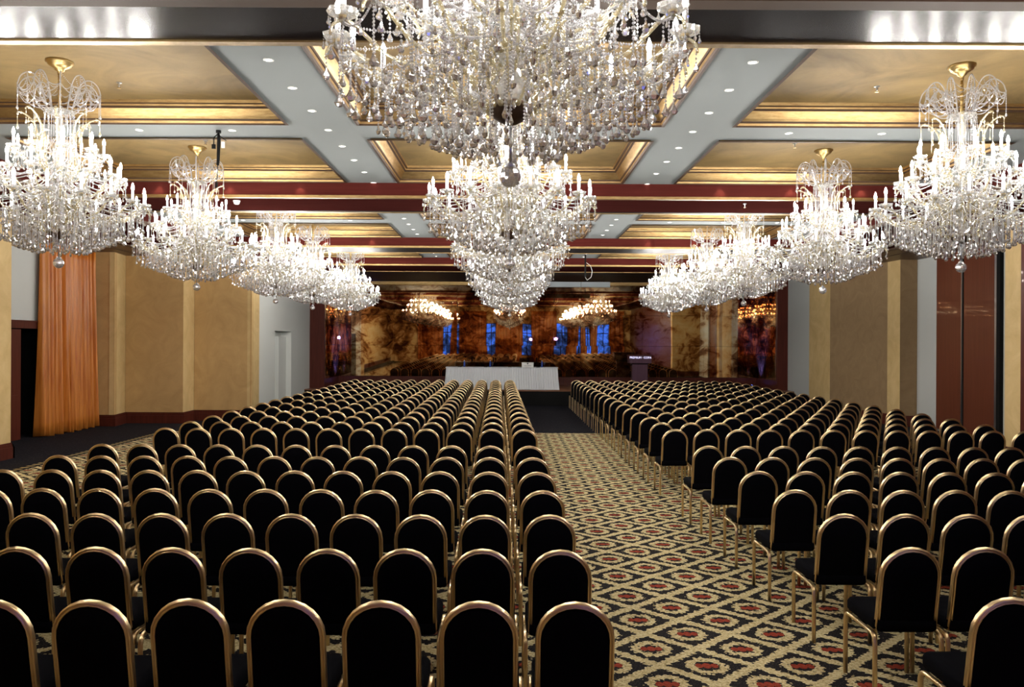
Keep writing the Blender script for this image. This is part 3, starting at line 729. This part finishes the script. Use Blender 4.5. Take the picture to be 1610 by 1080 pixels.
# core
core = MB()
core.lathe([(.0001,3.06),(.03,3.07),(.08,3.10),(.10,3.14),(.09,3.155),(.045,3.16)], 20, (0,0,-Z0))
COREB = core.mesh('hub', M['gilt_dark'], True)
gb = MB(); gb.lathe([(.03,3.16),(.055,3.19),(.065,3.23),(.035,3.28),(.022,3.31),(.05,3.35),(.075,3.38),(.045,3.41),(.022,3.45),(.045,3.50),(.05,3.55),(.025,3.59),(.06,3.62),(.05,3.64),(.02,3.68),(.03,3.74),(.05,3.82),(.045,3.90),(.022,3.98),(.02,4.06),(.035,4.12),(.03,4.20),(.016,4.26)], 12, (0,0,-Z0), flute=.10)
COREG = gb.mesh('glass_column', M['cup_glass'])
dish = MB(); dish.lathe([(.02,4.235),(.09,4.24),(.125,4.27),(.118,4.275),(.085,4.25),(.02,4.25)], 18, (0,0,-Z0), flute=.06)
for k in range(18):
    a = 2*PI*k/18; pendant(dish, (.122*cos(a), .122*sin(a), zz(4.262)), .04, .011, 5, a)
DISH = dish.mesh('crown_dish', M['cup_glass'])
can = MB(); can.lathe([(.0001,0),(.12,0),(.122,-.014),(.105,-.024),(.10,-.04),(.07,-.06),(.045,-.072),(.04,-.09),(.022,-.098),(.016,-.12)], 24)
CANOPY = can.mesh('canopy', M['brass'], True)
rod = MB(); rod.tube([(0,0,-.10),(0,0,zz(4.26))], .013, 8)
for k in range(6): rod.lathe([(.013,0),(.019,.01),(.013,.02)], 8, (0,0,-.14-.05*k))
ROD = rod.mesh('stem', M['brass'], True)
# crown: arching leaves and vase arms
cr = MB(); p = smooth_path([(.10,0,zz(4.26)),(.13,0,zz(4.38)),(.165,0,zz(4.50)),(.215,0,zz(4.565)),(.275,0,zz(4.57)),(.33,0,zz(4.52)),(.355,0,zz(4.44))], 4)
cr.tube(p, .006, 5); string(cr, (.355,0,zz(4.44)), (.355,0,zz(4.26)), 0); pendant(cr, (.355,0,zz(4.255)), .045, .013)
string(cr, (.215,0,zz(4.565)), (.355,0,zz(4.45)), .10); string(cr, (.13,0,zz(4.38)), (.30,0,zz(4.55)), .09); string(cr, (.11,0,zz(4.30)), (.355,0,zz(4.44)), .06); string(cr, (.275,0,zz(4.57)), (.355*cos(.63),.355*sin(.63),zz(4.44)), .06); string(cr, (.165,0,zz(4.50)), (.165*cos(.63),.165*sin(.63),zz(4.50)), .05); string(cr, (.275,0,zz(4.565)), (.275,0,zz(4.40)), 0); pendant(cr, (.275,0,zz(4.39)), .05, .016); pendant(cr, (.165,0,zz(4.47)), .045, .014); string(cr, (.355,0,zz(4.44)), (.355*cos(.63),.355*sin(.63),zz(4.44)), .08)
CROWNA = cr.mesh('crown_arch', M['crystal'])
va = MB(); p = smooth_path([(.09,0,zz(3.66)),(.15,0,zz(3.76)),(.18,0,zz(3.88)),(.175,0,zz(4.0)),(.195,0,zz(4.11)),(.25,0,zz(4.19)),(.32,0,zz(4.225)),(.345,0,zz(4.20))], 4)
va.tube(p, [.012-.0055*i/len(p) for i in range(len(p))], 6)
string(va, (.34,0,zz(4.195)), (.34,0,zz(4.12)), 0); pendant(va, (.34,0,zz(4.115)), .05, .014); pendant(va, (.25,0,zz(4.185)), .05, .014); string(va, (.25,0,zz(4.19)), (.25,0,zz(3.95)), 0); pendant(va, (.175,0,zz(4.0)), .045, .013)
for i in range(3, len(p)-2, 5): va.tube([p[i], p[i]+(p[i+1]-p[i])*.5], .017, 6)
VASE = va.mesh('vase_arm', M['arm_glass'], True)
ball = MB()
def uv(mb, c, r, a=12, b=8): mb.lathe([(max(.0001, r*sin(PI*j/b)), -r*cos(PI*j/b)) for j in range(b+1)], a, c)
uv(ball, (0,0,zz(2.84)), .049, 14, 9); BALL = ball.mesh('ball', M['pendant_crystal'])
fin = MB(); fin.tube([(0,0,zz(3.07)),(0,0,zz(2.89))], .006, 6); fin.lathe([(.0001,zz(2.905)),(.02,zz(2.895)),(.024,zz(2.88)),(.0001,zz(2.885))], 10); FIN = fin.mesh('finial', M['steel'], True)

# beads (strings) and pendants
rng = random.Random(11)
def arm_z(tier, r):
    p = TIERS[tier][1]
    for (r0, z0), (r1, z1) in zip(p, p[1:]):
        if r0 <= r <= r1: return z0+(z1-z0)*(r-r0)/max(1e-6, r1-r0)
    return p[-1][1]
def build_dress():
    beads = MB(); pend = []   # pend: (x, y, z, h, w, ang)
    rings = [(.735,18,3.12,0),(.68,18,3.10,.5),(.63,24,3.085,0),(.58,26,3.065,.5),(.53,26,3.05,0),(.48,26,3.03,.5),(.43,26,3.01,0),(.38,24,2.99,.3),(.33,22,2.97,0),(.28,20,2.95,.4),(.23,18,2.935,0),(.18,14,2.925,0),(.12,10,2.93,.3)]
    for (r, n, zb, of) in rings:
        zt = arm_z(0, r)-.008
        for k in range(n):
            a = 2*PI*(k+of)/n + rng.uniform(-.03,.03); rr_ = r+rng.uniform(-.012,.012); zb_ = zb+rng.uniform(-.012,.02)
            h = rng.choice((.05,.055,.062)); x, y = rr_*cos(a), rr_*sin(a)
            string(beads, (x, y, zz(zt)), (x, y, zz(zb_+h)), 0); pend.append((x, y, zz(zb_+h), h, h*.37, a+rng.uniform(-.6,.6)))
            if k % 2 == 0 and r > .2: h2 = .036; pend.append((x+.012, y, zz(zb_+h+.055), h2, h2*.4, a))
    # drops under the upper tiers and along the arms
    for (t, rs) in ((0, [(.79,18,.055,0),(.70,18,.05,.0),(.62,18,.05,.0),(.50,18,.05,.5),(.38,18,.05,.5)]), (1, [(.57,14,.055,0),(.48,14,.05,0),(.38,14,.05,.5),(.28,14,.045,.5),(.50,20,.10,.3)]), (2, [(.415,9,.05,0),(.33,12,.05,.5),(.25,12,.05,0),(.35,18,.09,.3)])):
        for (r, n, dl, of) in rs:
            zt = arm_z(t, r)-.008
            for k in range(n):
                a = 2*PI*(k+of)/n+TIERS[t][3]+rng.uniform(-.03,.03); x, y = r*cos(a), r*sin(a); h = rng.choice((.04,.048,.055))
                string(beads, (x, y, zz(zt)), (x, y, zz(zt-dl)), 0); pend.append((x, y, zz(zt-dl), h, h*.33, a+rng.uniform(-.6,.6)))
    # garlands
    for (t, n) in ((0, 18), (1, 14), (2, 9)):
        c_r, c_z = TIERS[t][2]; off = TIERS[t][3]
        for k in range(n):
            a0, a1 = 2*PI*k/n+off, 2*PI*(k+1)/n+off
            for (r, z, sg_) in ((c_r, c_z-.02, .05), (c_r*.72, arm_z(t, c_r*.72), .06)):
                string(beads, (r*cos(a0), r*sin(a0), zz(z)), (r*cos(a1), r*sin(a1), zz(z)), sg_)
            # from the column above out to the cup
            zt = (3.58, 3.80, 4.00)[t]
            string(beads, (.05*cos(a0), .05*sin(a0), zz(zt)), (c_r*cos(a0), c_r*sin(a0), zz(c_z-.03)), .07)
            if t < 2: string(beads, (.06*cos(a0), .06*sin(a0), zz(zt-.1)), (.7*c_r*cos(a0), .7*c_r*sin(a0), zz(arm_z(t, .7*c_r)+.01)), .03)
    for k in range(10):
        a = 2*PI*k/10+.1; string(beads, (.12*cos(a), .12*sin(a), zz(4.26)), (.16*cos(a), .16*sin(a), zz(3.78)), 0)
        string(beads, (.10*cos(a), .10*sin(a), zz(4.25)), (.09*cos(a), .09*sin(a), zz(3.95)), 0); pend.append((.09*cos(a), .09*sin(a), zz(3.95), .05, .017, a))
    # rosettes filling the body between the tiers
    for _ in range(170):
        a = rng.uniform(0, 2*PI); t = rng.random(); z = 3.22+.42*t; rm = .50-.40*t; r = rm*math.sqrt(rng.uniform(.1, 1)); x, y = r*cos(a), r*sin(a)
        pend.append((x, y, zz(z), .05, .018, rng.uniform(0, 3)))
        string(beads, (x, y, zz(z+.06)), (x, y, zz(z)), 0)
    return beads, pend
beads, pend = build_dress()
BEADS = beads.mesh('bead_strings', M['crystal'])
pj = MB()
for (x, y, z, h, w_, a) in pend: pendant(pj, (x, y, z), h, w_, 6, a)
PENDJ = pj.mesh('pendants', M['pendant_crystal'])
pe1 = MB(); pendant(pe1, (0,0,0), 1, .34, 8, 0); PEND1 = pe1.mesh('pendant', M['pendant_crystal'])
# inner scrolls
scr = MB(); p = smooth_path([(.06,0,zz(3.30)),(.14,0,zz(3.26)),(.22,0,zz(3.32)),(.25,0,zz(3.42)),(.20,0,zz(3.50)),(.14,0,zz(3.47)),(.15,0,zz(3.42))], 4); scr.tube(p, .007, 6)
SCROLL = scr.mesh('scroll', M['arm_glass'], True)

def chandelier(x, y, label, group, detail=False):
    t = thing('chandelier', label, 'chandelier', (x, y, ZP), group, random.uniform(0, .35))
    for nm, me in (('canopy', CANOPY), ('stem', ROD), ('crown_dish', DISH), ('glass_column', COREG), ('hub', COREB), ('finial', FIN), ('ball', BALL)): link(nm, me, t)
    for i, (n, pth, (cr_, cz_), off) in enumerate(TIERS):
        for k in range(n):
            a = 2*PI*k/n+off; ao = link('arm', ARM[i], t, None, a)
            cu = link('drip_cup', CUP, ao, (cr_, 0, zz(cz_)))
            ca = link('candle', CANDLE, t, (cr_*cos(a), cr_*sin(a), zz(cz_)+.004)); link('bulb', BULBM, ca)
    for k in range(10): link('crown_arch', CROWNA, t, None, 2*PI*k/10)
    for k in range(8): link('vase_arm', VASE, t, None, 2*PI*k/8+.2)
    for k in range(12): link('scroll', SCROLL, t, None, 2*PI*k/12)
    bo = link('bead_strings', BEADS, t); bo['kind'] = 'stuff'
    if detail:
        big = sorted(pend, key=lambda q: (q[2]-.0*q[3]))[:300]; bs = set(map(id, big)); rest_ = [q for q in pend if id(q) not in bs]
        for (px, py, pz, h, w_, a) in big:
            o = link('pendant', PEND1, t, (px, py, pz), a); o.scale = (h, h, h)
        mb = MB()
        for (px, py, pz, h, w_, a) in rest_: pendant(mb, (px, py, pz), h, w_, 6, a)
        po = mb.obj('pendants', M['pendant_crystal'], t); po['kind'] = 'stuff'
    else:
        po = link('pendants', PENDJ, t); po['kind'] = 'stuff'
    return t
ys_side = [7.49, 10.79, 14.44, 17.15, 21.2]
wn_ = ['nearest', 'second', 'third', 'fourth', 'farthest']
for s in (-1, 1):
    sd_ = 'left' if s < 0 else 'right'
    for k, y in enumerate(ys_side):
        chandelier(s*4.25, y, 'large lit crystal chandelier, %s of the %s row, hanging from a gold coffer' % (wn_[k], sd_), 'crystal chandeliers')
wc = ['nearest', 'second', 'third', 'fourth', 'fifth', 'farthest']
for k, y in enumerate([3.48, 7.35, 10.75, 14.4, 17.2, 21.2]):
    chandelier(0.0, y, 'lit crystal chandelier, %s of the central row above the chairs' % wc[k] if k else 'huge lit crystal chandelier nearest the camera, cut off by the top edge', 'crystal chandeliers', k == 0)
for s in (-1, 1):   # the first pair of the side rows, seen only in the mirror wall
    chandelier(s*4.25, 3.48, 'lit crystal chandelier beside the camera on the %s, seen only mirrored in the back wall' % ('left' if s < 0 else 'right'), 'crystal chandeliers')
